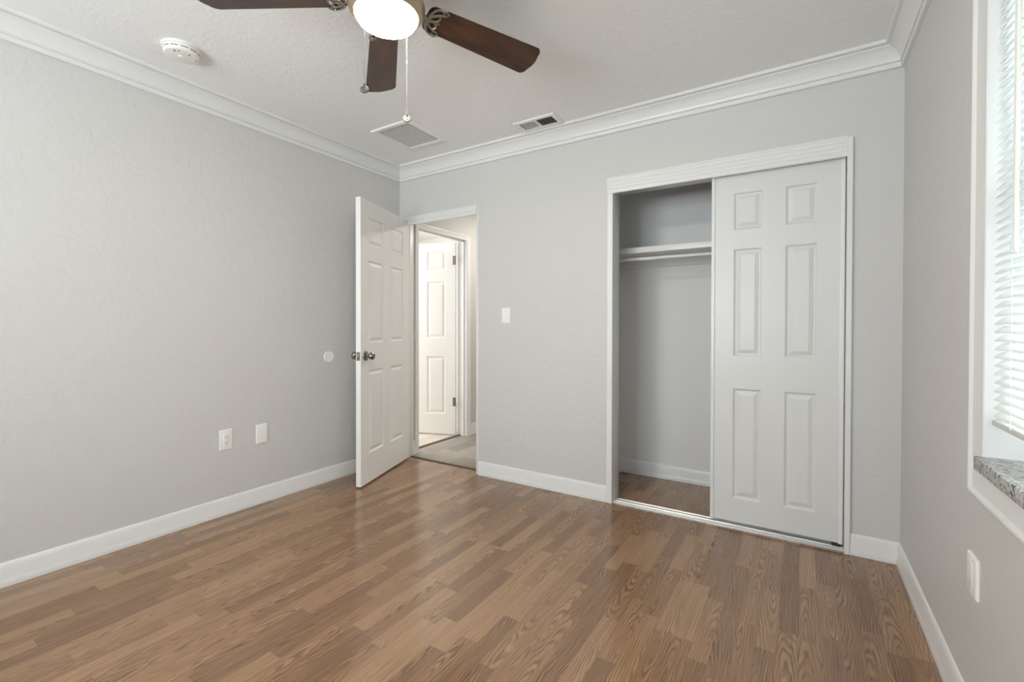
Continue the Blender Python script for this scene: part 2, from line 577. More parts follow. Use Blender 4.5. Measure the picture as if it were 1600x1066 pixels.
def base(name, a, bb, na, ma=0, mb=0, h=1.0):
    d = (Vector(bb) - Vector(a)).normalized()
    m = MB()
    r0 = [(a[0] + na[0] * p + d[0] * p * ma, a[1] + na[1] * p + d[1] * p * ma, z * h) for p, z in BB]
    r1 = [(bb[0] + na[0] * p - d[0] * p * mb, bb[1] + na[1] * p - d[1] * p * mb, z * h) for p, z in BB]
    m.loft([r0, r1])
    return m.build(name, M_trim, angle=28)


struct(base('baseboard_left', (XL, YR), (XL, YB), (1, 0), 1, 1), 'white baseboard along the long grey wall', 'baseboard')
struct(base('baseboard_back', (DX1 + 0.024, YB), (CX0 - 0.037, YB), (0, -1)), 'white baseboard between the doorway and the closet', 'baseboard')
struct(base('baseboard_corner', (CX1 + 0.024, YB), (XR, YB), (0, -1), 0, 1), 'short white baseboard in the corner beside the closet', 'baseboard')
struct(base('baseboard_right', (XR, YR), (XR, YB), (-1, 0), 1, 1), 'white baseboard under the window', 'baseboard')
struct(base('baseboard_rear', (XL, YR), (XR, YR), (0, 1), 1, 1), 'white baseboard behind the camera', 'baseboard')
struct(base('baseboard_closet', (CXL, YC), (CXR, YC), (0, -1), 1, 1), 'white baseboard on the closet back wall', 'baseboard')
struct(base('baseboard_closet_side', (CXL, YB + T), (CXL, YC), (1, 0), 0, 1), 'white baseboard on the closet side wall', 'baseboard')
struct(base('baseboard_hall', (HX, HY1 + 0.050), (HX, 5.2), (1, 0), h=1.15), 'white hall baseboard beyond the far door casing', 'baseboard')
struct(base('baseboard_hall_near', (HX, YB + T), (HX, HY0 - 0.046), (1, 0), h=1.15), 'short white hall baseboard just past the bedroom door', 'baseboard')

# ------------------------------------------------------------------ bedroom door frame
e = empty('trim_5', (DX0, YB, 0), 'white frame and fluted head trim of the bedroom doorway', 'door frame', kind='structure')


def child_world(o, par):
    o.parent = par
    par_m = Matrix.Translation(par.location) @ Matrix.Rotation(par.rotation_euler.z, 4, 'Z')
    o.matrix_parent_inverse = par_m.inverted()
    return o


child_world(boxes('jamb', M_trim, [
    (DX0 - J, DX0, YB - 0.004, YB + T + 0.004, 0, DZ + J), (DX1, DX1 + J, YB - 0.004, YB + T + 0.004, 0, DZ + J),
    (DX0, DX1, YB - 0.004, YB + T + 0.004, DZ, DZ + J),
    (DX0, DX0 + 0.011, YB + 0.05, YB + 0.085, 0, DZ), (DX1 - 0.011, DX1, YB + 0.05, YB + 0.085, 0, DZ),
    (DX0, DX1, YB + 0.05, YB + 0.085, DZ - 0.011, DZ)], bevel=0.0015), e)
# head trim with two ridges
HP = [(0, 1.930), (.014, 1.930), (.016, 1.933), (.016, 1.946), (.012, 1.950), (.012, 1.956), (.017, 1.960), (.017, 1.978),
      (.013, 1.982), (.011, 1.998), (.006, 2.003), (0, 2.003)]
child_world(MB().loft([[(XL + 0.002, YB - p, z) for p, z in HP], [(DX1 + 0.012, YB - p, z) for p, z in HP]]).build('head_trim', M_trim, angle=25), e)
child_world(boxes('casing', M_trim, [(XL + 0.002, DX0 - J, YB - 0.010, YB, 0.1, 1.930)]), e)
child_world(box('strike_plate', M_hinge, (DX1 - 0.0012, DX1 + 0.001, YB + 0.004, YB + 0.034, 0.865, 0.925)), e)

tag(box('threshold_strip', M_strip, (DX0, DX1, 2.822, 2.850, 0, 0.006), bevel=0.0025),
    'thin dark floor strip in the bedroom doorway', 'threshold')
tag(box('threshold_strip', M_strip, (-2.945, -2.905, HY0, HY1, 0, 0.007), bevel=0.003),
    'dark floor strip between the hall and the pale floored room', 'threshold')


# ------------------------------------------------------------------ panel doors
def panel_face(m, W, H, cols, rows, y, sgn, z0=0.0):
    xs = sorted({0, W, *[c for p in cols for c in p]})
    zs = sorted({z0, H, *[c for p in rows for c in p]})
    for i in range(len(xs) - 1):
        for k in range(len(zs) - 1):
            x0, x1, a, c = xs[i], xs[i + 1], zs[k], zs[k + 1]
            if (x0, x1) in cols and (a, c) in rows:
                prev = None
                steps = [(0, 0), (.003, .0015), (.010, .0085), (.015, .0090), (.034, .0020), (.036, .0012)]
                for ins, dep in steps:
                    r = [(x0 + ins, y + sgn * dep, a + ins), (x1 - ins, y + sgn * dep, a + ins),
                         (x1 - ins, y + sgn * dep, c - ins), (x0 + ins, y + sgn * dep, c - ins)]
                    if prev:
                        for j in range(4):
                            m.poly([prev[j], prev[(j + 1) % 4], r[(j + 1) % 4], r[j]])
                    prev = r
                m.poly(prev)
            else:
                m.poly([(x0, y, a), (x1, y, a), (x1, y, c), (x0, y, c)])
    return xs, zs


def door_slab(W, H, Th, cols, rows, z0=0.0):
    """slab from x 0..W, y 0..Th, both faces panelled"""
    m = MB()
    xs, zs = panel_face(m, W, H, cols, rows, 0, 1, z0)
    panel_face(m, W, H, cols, rows, Th, -1, z0)
    for i in range(len(xs) - 1):
        for z in (z0, H):
            m.poly([(xs[i], 0, z), (xs[i + 1], 0, z), (xs[i + 1], Th, z), (xs[i], Th, z)])
    for k in range(len(zs) - 1):
        for x in (0, W):
            m.poly([(x, 0, zs[k]), (x, 0, zs[k + 1]), (x, Th, zs[k + 1]), (x, Th, zs[k])])
    bmesh.ops.remove_doubles(m.bm, verts=m.bm.verts[:], dist=1e-5)
    return m


ROWS = [(.215, .795), (.985, 1.558), (1.665, 1.860)]
KN = [(0, 0), (.033, 0), (.0335, .003), (.030, .007), (.019, .010), (.0125, .014), (.0115, .026), (.014, .030), (.022, .034),
      (.0265, .041), (.0275, .049), (.025, .057), (.018, .063), (.008, .0655), (0, .066)]

# entry door: pin at the bedroom-side corner; local x along the leaf, local y through it (hall face at y = Th)
ang = math.atan2(-0.943, 0.332)
d1 = empty('door_1', (-2.793, 2.773, 0), 'open white six-panel bedroom door with round nickel knobs', 'door', rz=ang, kind='structure')
Wd, Td = 0.745, 0.036
COLS = [(.108, .320), (.430, .640)]
door_slab(Wd, 1.972, Td, COLS, ROWS, 0.012).build('leaf', M_entry_lightened, d1, angle=12)
for nm, y, s in (('knob', Td, 1), ('knob', 0, -1)):
    MB().lathe(KN, Matrix.Translation((Wd - 0.062, y, 0.897)) @ Matrix.Rotation(-s * PI / 2, 4, 'X')).build(nm, M_knob, d1)
lp = box('latch_plate', M_knob, (Wd - 0.0005, Wd + 0.0012, Td / 2 - 0.0125, Td / 2 + 0.0125, 0.868, 0.926), d1)
MB().box(Wd, Wd + 0.010, Td / 2 - 0.006, Td / 2 + 0.007, 0.889, 0.905, bevel=0.002).build('latch_bolt', M_nickel, lp)
for z in (0.22, 0.98, 1.78):
    h = MB()
    h.lathe([(0, z - .045), (.0055, z - .044), (.0055, z + .044), (0, z + .045)], Matrix.Translation((-0.003, -0.004, 0)), 14)
    h.box(-0.0012, 0.0, 0.0, 0.032, z - .044, z + .044)
    h.build('hinge', M_hinge, d1)

# hall door, standing open inside the far room
hd = Vector((-0.942, -0.336))
d2 = empty('door_2', (-2.950, 3.655, 0), 'white six-panel door standing open across the hall', 'door', rz=math.atan2(hd.y, hd.x), kind='structure')
door_slab(0.690, 1.945, 0.036, [(.105, .305), (.402, .590)], ROWS, 0.014).build('leaf', M_door_white, d2, angle=12, xf=Matrix.Translation((0.010, 0, 0)))
for z in (0.34, 1.765):
    h = MB()
    h.lathe([(0, z - .045), (.006, z - .044), (.006, z + .044), (0, z + .045)], Matrix.Translation((0.008, 0.044, 0)), 14)
    h.box(0.012, 0.036, 0.0361, 0.0375, z - .044, z + .044)
    h.box(0.0185, 0.0200, 0.004, 0.036, z - .044, z + .044)
    h.build('hinge', M_hinge, d2)
for y, s in ((0.036, 1), (0, -1)):
    MB().lathe(KN, Matrix.Translation((0.710 - 0.062, y, 0.897)) @ Matrix.Rotation(-s * PI / 2, 4, 'X')).build('knob', M_knob, d2)

# frame of the hall doorway
e = empty('trim_6', (HX, HY0, 0), 'white mitred casing around the doorway across the hall', 'door frame', kind='structure')
child_world(boxes('jamb', M_trim, [
    (HX - T - 0.004, HX, HY0 - J, HY0, 0, HZ + J), (HX - T - 0.004, HX, HY1, HY1 + J, 0, HZ + J),
    (HX - T - 0.004, HX, HY0, HY1, HZ, HZ + J),
    (HX - 0.06, HX - 0.03, HY0, HY0 + 0.011, 0, HZ), (HX - 0.06, HX - 0.03, HY1 - 0.011, HY1, 0, HZ), (HX - 0.06, HX - 0.03, HY0, HY1, HZ - 0.011, HZ)]), e)


def sweep_u(m, pts_fn, prof, closed):
    """prof: (d inward from outer edge, h off the wall); pts_fn(d) gives the path corners at inset d"""
    paths = [pts_fn(d, h) for d, h in prof]
    n = len(paths[0])
    rings = [[paths[i][k] for i in range(len(prof))] for k in range(n)]
    if closed:
        rings.append(rings[0])
    m.loft(rings, caps=not closed)
    if closed:
        bmesh.ops.remove_doubles(m.bm, verts=m.bm.verts[:], dist=1e-6)


CAS = [(0, 0), (0, .013), (.004, .017), (.010, .018), (.014, .016), (.017, .013), (.030, .011), (.040, .009), (.046, .006), (.046, 0)]
Ya, Yb2, Zt = HY0 - 0.046, HY1 + 0.050, HZ + 0.044
m = MB()
sweep_u(m, lambda d, h: [(HX + h, Ya + d, 0), (HX + h, Ya + d, Zt - d), (HX + h, Yb2 - d, Zt - d), (HX + h, Yb2 - d, 0)], CAS, False)
child_world(m.build('casing', M_trim, angle=25), e)

# ------------------------------------------------------------------ closet
e = empty('trim_7', (CX0, YB, 0), 'white closet frame with a ridged head board', 'closet frame', kind='structure')
child_world(boxes('jamb', M_trim, [
    (CX0 - J, CX0, YB, YB + T + 0.002, 0, CZ + J), (CX1, CX1 + J, YB, YB + T + 0.002, 0, CZ + J),
    (CX0, CX1, YB, YB + T + 0.002, CZ, CZ + J)], bevel=0.0015), e)
FP = [(0, 1.925), (.016, 1.925), (.018, 1.928), (.018, 1.944), (.0155, 1.947), (.0155, 1.949), (.018, 1.952), (.018, 1.965), (.0155, 1.968),
      (.0155, 1.970), (.018, 1.973), (.018, 1.987), (.0155, 1.990), (.0155, 1.992), (.018, 1.995), (.018, 2.010), (.014, 2.016), (.013, 2.025), (0, 2.025)]
child_world(MB().loft([[(CX0 - 0.037, YB - p, z) for p, z in FP], [(CX1, YB - p, z) for p, z in FP]]).build('head_board', M_trim, angle=20), e)
for x0, x1, zt in ((CX0 - 0.037, CX0, 1.925), (CX1, CX1 + 0.024, 2.016)):
    c = MB()
    wd = x1 - x0
    if x0 > 0:
        x0b = x0
    pr = [(x0, 0), (x0, -.012), (x0 + .004, -.015), (x1 - .010, -.015), (x1 - .008, -.018), (x1 - .002, -.018), (x1, -.016), (x1, 0)]
    if x0 > 0:
        pr = [(x0, 0), (x0, -.016), (x0 + .002, -.018), (x1 - .004, -.018), (x1, -.014), (x1, 0)]
    c.loft([[(x, YB + y, 0) for x, y in pr], [(x, YB + y, zt) for x, y in pr]])
    child_world(c.build('casing', M_trim, angle=25), e)
# overhead track hidden behind the head board
child_world(boxes('top_track', M_alu, [(CX0, CX1, YB + 0.012, YB + 0.10, 1.937, CZ)]), e)

tk = MB()
TP = [(2.762, 0), (2.762, .006), (2.766, .010), (2.770, .010), (2.772, .004), (2.792, .003), (2.796, .009), (2.800, .010), (2.804, .009),
      (2.808, .003), (2.832, .003), (2.836, .008), (2.842, .008), (2.846, 0)]
tk.loft([[(CX0 + .001, y, z) for y, z in TP], [(CX1 - .001, y, z) for y, z in TP]])
tag(tk.build('sliding_door_track', M_alu, angle=25), 'pale metal floor track with two ridges across the closet opening', 'door track')

d3 = empty('door_3', (-0.424, 2.785, 0), 'white six-panel sliding closet door, pushed to one side', 'door', kind='structure')
door_slab(0.604, 1.935, 0.034, [(.108, .246), (.352, .492)], [(.160, .764), (.940, 1.526), (1.630, 1.832)], 0.030).build('leaf', M_door, d3, angle=12)
for x0, x1 in ((-0.002, 0.014), (0.584, 0.604)):
    r = MB()
    r.box(x0, x1, -0.005, 0.0, 0.028, 1.936, bevel=0.0012)
    r.box(x0 + 0.004, x1 - 0.004, -0.0065, -0.005, 0.028, 1.936)
    if x0 < 0:
        r.box(-0.004, -0.0005, -0.005, 0.036, 0.028, 1.936)
    r.build('edge_rail', M_trim, d3)
box('guide', M_dark, (0.56, 0.598, 0.004, 0.03, 0.011, 0.0295), d3)

sh = empty('closet_shelf', (-0.36, 3.23, 1.593), 'white wooden shelf across the top of the closet', 'shelf')
child_world(box('board', M_trim, (CXL + .001, CXR - .001, 3.05, YC - .001, 1.593, 1.631), bevel=0.002), sh)
tag(box('shelf_cleat', M_closet, (CXL + .001, CXR - .001, YC - 0.02, YC - .0005, 1.535, 1.5925)), 'grey painted wooden cleat under the closet shelf along the back wall', 'cleat')
rod = empty('hanging_rod', (-0.36, 3.085, 1.556), 'scuffed white hanging rod under the closet shelf', 'rod')
child_world(MB().lathe([(0, CXL + .002), (.0115, CXL + .003), (.0115, CXR - .003), (0, CXR - .002)],
            Matrix.Translation((0, 3.085, 1.556)) @ Matrix.Rotation(PI / 2, 4, 'Y'), 24).build('tube', simple('rod_paint', (0.70, 0.70, 0.69), 0.4, noise=0.18, nscale=30)), rod)
for x0, rot in ((CXL + .001, PI / 2), (CXR - .001, -PI / 2)):
    child_world(MB().lathe([(0, 0), (.026, 0), (.026, .004), (.016, .008), (.016, .016), (.0125, .016), (.0125, .004), (0, .004)],
                Matrix.Translation((x0, 3.085, 1.556)) @ Matrix.Rotation(rot, 4, 'Y'), 24).build('end_socket', M_trim), rod)


# ------------------------------------------------------------------ window in the right wall
w1 = empty('window_1', (XR, (WY0 + WY1) / 2, WZ0), 'white framed window with a granite sill and mini blinds', 'window', kind='structure')
WC = [(0, 0), (0, .012), (.003, .017), (.010, .021), (.016, .021), (.020, .018), (.024, .0145), (.060, .013), (.090, .0145), (.100, .0145), (.103, .012), (.103, 0)]
ya, yb, za, zb = WY0 - 0.103, WY1 + 0.103, 0.662, WZ1 + 0.103
m = MB()
sweep_u(m, lambda d, h: [(XR - h, ya + d, za + d), (XR - h, yb - d, za + d), (XR - h, yb - d, zb - d), (XR - h, ya + d, zb - d)], WC, True)
child_world(m.build('window_casing', M_trim, angle=25), w1)
XO = XR + 0.15
child_world(boxes('window_jamb', M_trim, [
    (XR, XO, WY1, WY1 + o, WZ0, WZ1 + o), (XR, XO, WY0 - o, WY0, WZ0, WZ1 + o), (XR, XO, WY0, WY1, WZ1, WZ1 + o)]), w1)
child_world(box('window_sill', M_granite, (XR - 0.030, XR + 0.105, WY0 - 0.008, WY1 + 0.006, 0.747, 0.781), bevel=0.003), w1)
fr = child_world(boxes('window_frame', M_vinyl, [
    (XR + 0.075, XO - 0.01, WY1 - 0.035, WY1, 0.781, WZ1), (XR + 0.075, XO - 0.01, WY0, WY0 + 0.035, 0.781, WZ1),
    (XR + 0.075, XO - 0.01, WY0 + 0.035, WY1 - 0.035, 0.781, 0.816), (XR + 0.075, XO - 0.01, WY0 + 0.035, WY1 - 0.035, WZ1 - 0.035, WZ1)], bevel=0.003), w1)
lo = child_world(boxes('lower_sash', M_vinyl, [
    (XR + 0.085, XR + 0.110, WY1 - 0.075, WY1 - 0.035, 0.816, 1.44), (XR + 0.085, XR + 0.110, WY0 + 0.035, WY0 + 0.075, 0.816, 1.44),
    (XR + 0.085, XR + 0.110, WY0 + 0.075, WY1 - 0.075, 0.816, 0.866), (XR + 0.085, XR + 0.110, WY0 + 0.075, WY1 - 0.075, 1.40, 1.44)], bevel=0.002), w1)
up = child_world(boxes('upper_sash', M_vinyl, [
    (XR + 0.111, XR + 0.136, WY1 - 0.075, WY1 - 0.035, 1.40, WZ1 - 0.035), (XR + 0.111, XR + 0.136, WY0 + 0.035, WY0 + 0.075, 1.40, WZ1 - 0.035),
    (XR + 0.111, XR + 0.136, WY0 + 0.075, WY1 - 0.075, WZ1 - 0.075, WZ1 - 0.035), (XR + 0.111, XR + 0.136, WY0 + 0.075, WY1 - 0.075, 1.40, 1.44)], bevel=0.002), w1)
child_world(box('lower_pane', M_glass, (XR + 0.096, XR + 0.100, WY0 + 0.07, WY1 - 0.07, 0.86, 1.405)), w1)
child_world(box('upper_pane', M_glass, (XR + 0.122, XR + 0.126, WY0 + 0.07, WY1 - 0.07, 1.435, WZ1 - 0.07)), w1)
child_world(box('sash_lock', M_vinyl, (XR + 0.06, XR + 0.084, 0.88, 0.99, 1.40, 1.425), bevel=0.004), w1)

bl = empty('window_blind', (XR + 0.02, (WY0 + WY1) / 2, 0.85), 'white mini blind hanging in the window beside the camera', 'blind')
YA, YZ = WY0 + 0.012, WY1 - 0.010
XS = XR + 0.0095
tilt = math.radians(40)
m = MB()
z = 0.892
while z < 2.015:
    prof = []
    for i in range(7):
        s = (i / 6 - 0.5) * 0.025
        hgt = 0.0022 * (1 - (2 * (i / 6) - 1) ** 2)
        prof.append((s * math.cos(tilt) - hgt * math.sin(tilt), s * math.sin(tilt) + hgt * math.cos(tilt)))
    pts = prof + [(px + 0.0004 * math.sin(tilt), pz - 0.0004 * math.cos(tilt)) for px, pz in reversed(prof)]
    m.loft([[(XS + px, YA, z + pz) for px, pz in pts], [(XS + px, YZ, z + pz) for px, pz in pts]])
    z += 0.0203
child_world(m.build('slats', M_slat, angle=50), bl)
child_world(box('head_rail', M_vinyl, (XR - 0.004, XR + 0.028, YA, YZ, 2.020, 2.056), bevel=0.003), bl)
child_world(box('bottom_rail', simple('bottom_rail_vinyl', (0.70, 0.69, 0.66), 0.4), (XS - 0.012, XS + 0.012, YA, YZ, 0.862, 0.878), bevel=0.004), bl)
for yy in (YA + 0.12, (YA + YZ) / 2, YZ - 0.12):
    c = MB()
    for xo in (-0.0125, 0.0125):
        c.tube([(XS + xo, yy, 0.872), (XS + xo, yy, 2.022)], 0.0009, 6)
    child_world(c.build('ladder_cord', M_cord), bl)
wd = MB()
wd.tube([(XR - 0.006, 1.395, 2.03), (XR - 0.010, 1.395, 1.98), (XR - 0.012, 1.395, 1.27), (XR - 0.012, 1.395, 1.262)], [0.003, 0.0045, 0.0045, 0.003], 8)
wd.tube([(XR + 0.012, 1.395, 2.035), (XR - 0.006, 1.395, 2.03)], 0.0025, 8)
child_world(wd.build('tilt_wand', M_wand), bl)
cd = MB()
for yy in (1.424, 1.431):
    cd.tube([(XR + 0.008, yy, 2.03), (XR - 0.004, yy, 2.0), (XR - 0.005, yy, 1.30)], 0.0022, 8)
cd.lathe([(0, 1.262), (.007, 1.262), (.006, 1.285), (.003, 1.303), (0, 1.304)], Matrix.Translation((XR - 0.005, 1.4275, 0)), 12)
child_world(cd.build('lift_cord', M_cord), bl)

# rear window behind the camera (lets the daylight in)
w2 = empty('window_2', ((RX0 + RX1) / 2, YR, RZ0), 'wide bare window behind the camera', 'window', kind='structure')
child_world(boxes('window_frame', M_vinyl, [
    (RX0, RX0 + 0.04, YR - 0.09, YR - 0.02, RZ0, RZ1), (RX1 - 0.04, RX1, YR - 0.09, YR - 0.02, RZ0, RZ1),
    (RX0 + 0.04, RX1 - 0.04, YR - 0.09, YR - 0.02, RZ0, RZ0 + 0.04), (RX0 + 0.04, RX1 - 0.04, YR - 0.09, YR - 0.02, RZ1 - 0.04, RZ1),
    ((RX0 + RX1) / 2 - 0.03, (RX0 + RX1) / 2 + 0.03, YR - 0.09, YR - 0.02, RZ0 + 0.04, RZ1 - 0.04)]), w2)
child_world(boxes('window_pane', M_glass, [(RX0 + 0.04, (RX0 + RX1) / 2 - 0.03, YR - 0.06, YR - 0.056, RZ0 + 0.04, RZ1 - 0.04),
                                           ((RX0 + RX1) / 2 + 0.03, RX1 - 0.04, YR - 0.06, YR - 0.056, RZ0 + 0.04, RZ1 - 0.04)]), w2)

# ------------------------------------------------------------------ wall plates
def on_wall(wall, a, z):
    """matrix: local x along the wall (as seen, left to right), local y up, local z off the wall"""
    if wall == 'left':
        X, Zn, p = Vector((0, 1, 0)), Vector((1, 0, 0)), Vector((XL, a, z))
    elif wall == 'back':
        X, Zn, p = Vector((1, 0, 0)), Vector((0, -1, 0)), Vector((a, YB, z))
    else:
        X, Zn, p = Vector((0, -1, 0)), Vector((-1, 0, 0)), Vector((XR, a, z))
    Y = Vector((0, 0, 1))
    m = Matrix((X, Y, Zn)).transposed().to_4x4()
    m.translation = p
    return m


def mounted(name, mat4, label, cat):
    e = bpy.data.objects.new(name, None)
    COL.objects.link(e)
    e.matrix_world = mat4
    e.empty_display_size = 0.05
    return tag(e, label, cat)


def plate_mesh(w_, h_, t_=0.006):
    t = MB()
    rings = []
    for ins, z in ((0, 0), (0, t_ * .45), (.002, t_ * .85), (.006, t_)):
        rings.append([(-w_ / 2 + ins, -h_ / 2 + ins, z), (w_ / 2 - ins, -h_ / 2 + ins, z), (w_ / 2 - ins, h_ / 2 - ins, z), (-w_ / 2 + ins, h_ / 2 - ins, z)])
    t.loft(rings)
    return t


def screw(p, par, m=None):
    MB().lathe([(0, 0), (.0032, 0), (.0028, .0012), (0, .0014)], Matrix.Translation(p), 12).build('screw', m or M_plate, par)


def receptacle(par):
    f = MB().box(-.0165, .0165, -.0335, .0335, .005, .0082, bevel=.001).build('receptacle', M_plate, par)
    s = MB()
    for yo in (-.0185, .0165):
        s.box(-.0075, -.0050, yo - .001, yo + .007, .0080, .0086)
        s.box(.0050, .0072, yo, yo + .007, .0080, .0086)
        s.lathe([(0, .008), (.0026, .008), (.0026, .0086), (0, .0086)], Matrix.Translation((0, yo - .006, 0)), 12)
    s.build('socket_slots', M_dark, f)


e = mounted('wall_outlet', on_wall('left', 1.383, 0.437), 'white double socket outlet low on the long wall', 'outlet')
plate_mesh(.070, .117).build('cover_plate', M_plate, e)
receptacle(e)
screw((0, .048, .0058), e)
screw((0, -.048, .0058), e)
e = mounted('blank_plate', on_wall('left', 1.594, 0.431), 'plain white blank wall plate between the outlet and the open door', 'wall plate')
plate_mesh(.072, .119).build('cover_plate', M_plate, e)
e = mounted('wall_bumper', on_wall('left', 2.075, 0.884), 'round white door bumper disc on the long wall at knob height', 'door bumper')
MB().lathe([(0, 0), (.039, 0), (.040, .003), (.037, .007), (.033, .008), (.030, .0065), (0, .006)], None, 40).build('disc', M_plate, e)
e = mounted('light_switch', on_wall('back', -1.783, 1.179), 'white rocker light switch beside the doorway', 'light switch')
plate_mesh(.071, .111).build('cover_plate', M_plate, e)
r = MB()
r.loft([[(-.0165, -.033, .005), (.0165, -.033, .005), (.0165, .033, .005), (-.0165, .033, .005)],
        [(-.0155, -.032, .0115), (.0155, -.032, .0115), (.0155, .032, .0072), (-.0155, .032, .0072)]])
r.build('rocker', M_plate, e)
screw((0, .046, .0058), e)
screw((0, -.046, .0058), e)
e = mounted('wall_plate', on_wall('right', 1.689, 0.439), 'white wall plate low under the window', 'wall plate')
plate_mesh(.078, .106, .008).build('cover_plate', M_plate, e)
MB().box(-.0165, .0165, -.0335, .0335, .006, .0090, bevel=.0008).build('insert', M_plate, e)
screw((0, .044, .0078), e)
screw((0, -.044, .0078), e)

# ------------------------------------------------------------------ ceiling things
gr = empty('return_grille', (-2.282, 2.303, ZC), 'square white return air grille on the ceiling', 'air grille')
gx, gy = 0.340, 0.372


def ring_frame(x0, x1, y0, y1, wdt, z0, z1, lip=0.004):
    m = MB()
    pr = [(0, z1), (0, z0 + lip), (.004, z0), (wdt - .006, z0), (wdt, z0 + .004), (wdt, z1)]
    sweep_u(m, lambda d, h: [(x0 + d, y0 + d, h), (x1 - d, y0 + d, h), (x1 - d, y1 - d, h), (x0 + d, y1 - d, h)], pr, True)
    return m


ring_frame(-gx / 2, gx / 2, -gy / 2, gy / 2, .034, -.011, 0).build('frame', M_grille, gr)
s = MB()
k = -gx / 2 + 0.037
while k < gx / 2 - 0.036:
    s.loft([[(k + .0005, yy, -.0040), (k - .0005, yy, -.0040), (k - .0008, yy, -.0090), (k + .0002, yy, -.0090)] for yy in (-gy / 2 + .034, gy / 2 - .034)])
    k += 0.0122
s.build('louvre', M_grille, gr)
box('filter', simple('grey_filter', (0.42, 0.42, 0.415), 0.9), (-gx / 2 + .03, gx / 2 - .03, -gy / 2 + .03, gy / 2 - .03, -.0012, -.0002), gr)
for sx in (-1, 1):
    screw_m = MB().lathe([(0, 0), (.004, 0), (.003, -.0015), (0, -.002)], Matrix.Translation((gx / 2 - .016, sx * .12, -.011)), 12).build('screw', M_grille, gr)

vt = empty('ceiling_vent', (-1.437, 2.602, ZC), 'small white two-way supply vent on the ceiling by the crown moulding', 'air vent')
vx, vy = 0.292, 0.156
ring_frame(-vx / 2, vx / 2, -vy / 2, vy / 2, .030, -.009, 0).build('frame', M_grille, vt)
box('duct_opening', M_duct, (-vx / 2 + .028, vx / 2 - .028, -vy / 2 + .028, vy / 2 - .028, -.0012, -.0002), vt)
for side in (-1, 1):
    s = MB()
    k = 0.010
    while k < vx / 2 - 0.034:
        x0 = side * k
        # both banks lean away from the middle bar
        a_ = .0052 if side > 0 else .0023
        s.loft([[(x0 - side * a_ * .8, yy, -.0015), (x0 - side * (a_ * .8 - .0008), yy, -.0015), (x0 + side * a_, yy, -.0095), (x0 + side * (a_ - .0008), yy, -.0095)] for yy in (-vy / 2 + .028, vy / 2 - .028)])
        k += 0.0135 if side > 0 else 0.0175
    s.build('louvre', M_grille, vt)
box('middle_bar', M_grille, (-.005, .005, -vy / 2 + .028, vy / 2 - .028, -.010, -.0012), vt)
box('damper_lever', M_grille, (-vx / 2 + .012, -vx / 2 + .020, -.03, -.02, -.018, -.008), vt)

sd = empty('smoke_detector', (-2.485, 1.020, ZC), 'round off-white smoke detector on the ceiling by the long wall', 'smoke detector')
M_sd = simple('smoke_plastic', (0.82, 0.81, 0.77), 0.4)
MB().lathe([(0, 0), (.080, 0), (.080, -.008), (.076, -.010), (0, -.010)], None, 56).build('mount', M_sd, sd)
cv = MB().lathe([(0, -.008), (.072, -.009), (.074, -.014), (.073, -.019), (.072, -.019), (.072, -.022), (.0735, -.022), (.072, -.030), (.066, -.036), (.050, -.039), (0, -.040)], None, 56).build('cover', M_sd, sd)
s = MB()
for i in range(12):
    a0 = i * PI / 6 + 0.06
    rr = [[((.0736) * math.cos(a0 + t * .40 / 5), (.0736) * math.sin(a0 + t * .40 / 5), zz) for t in range(6)] for zz in (-.0235, -.0205)]
    ri = [[((.0700) * math.cos(a0 + t * .40 / 5), (.0700) * math.sin(a0 + t * .40 / 5), zz) for t in range(6)] for zz in (-.0205, -.0235)]
    s.loft([rr[0], rr[1], ri[0], ri[1], rr[0]], closed=False, caps=False)
s.build('vent_slots', M_dark, cv)
for px, py, r_ in ((.03, -.042, .004), (.044, -.030, .0025), (.048, .012, .0035), (.020, .05, .0025)):
    MB().lathe([(0, 0), (r_, 0), (r_ * .8, -.0018), (0, -.0022)], Matrix.Translation((px, py, -.0395)), 12).build('indicator', M_dark, cv)
MB().lathe([(0, 0), (.014, 0), (.013, -.003), (0, -.0035)], Matrix.Translation((0, 0, -.040)), 24).build('test_button', M_sd, cv)

# ------------------------------------------------------------------ ceiling fan
FX, FY, FZ = -1.2447, 1.1464, 2.25
fan = empty('ceiling_fan', (FX, FY, ZC), 'five-blade dark wood ceiling fan with a lit dome light', 'ceiling fan')
dz = FZ - ZC
MB().lathe([(0, 0), (.085, 0), (.085, -.006), (.080, -.022), (.060, -.032), (.060, -.040), (.108, -.052), (.118, -.070), (.118, -.112), (.104, -.130), (.075, -.140), (0, -.140)], None, 56).build('motor_housing', M_nickel, fan)
MB().lathe([(0, -.138), (.082, -.138), (.084, -.150), (.084, -.158), (0, -.158)], None, 48).build('flywheel', M_nickel, fan)
MB().lathe([(0, -.156), (.090, -.156), (.124, -.166), (.133, -.176), (.134, -.184), (.129, -.200), (.119, -.214), (.113, -.220), (.108, -.220), (.108, -.206), (0, -.206)], None, 64).build('light_pan', M_nickel_glow, fan)
MB().lathe([(0, -.207), (.106, -.207), (.1075, -.219), (.106, -.226), (.098, -.237), (.080, -.247), (.055, -.2535), (.028, -.2565), (0, -.2575)], None, 64).build('light_dome', M_lamp, fan)

P = math.radians(-15.08)
R1 = 0.662


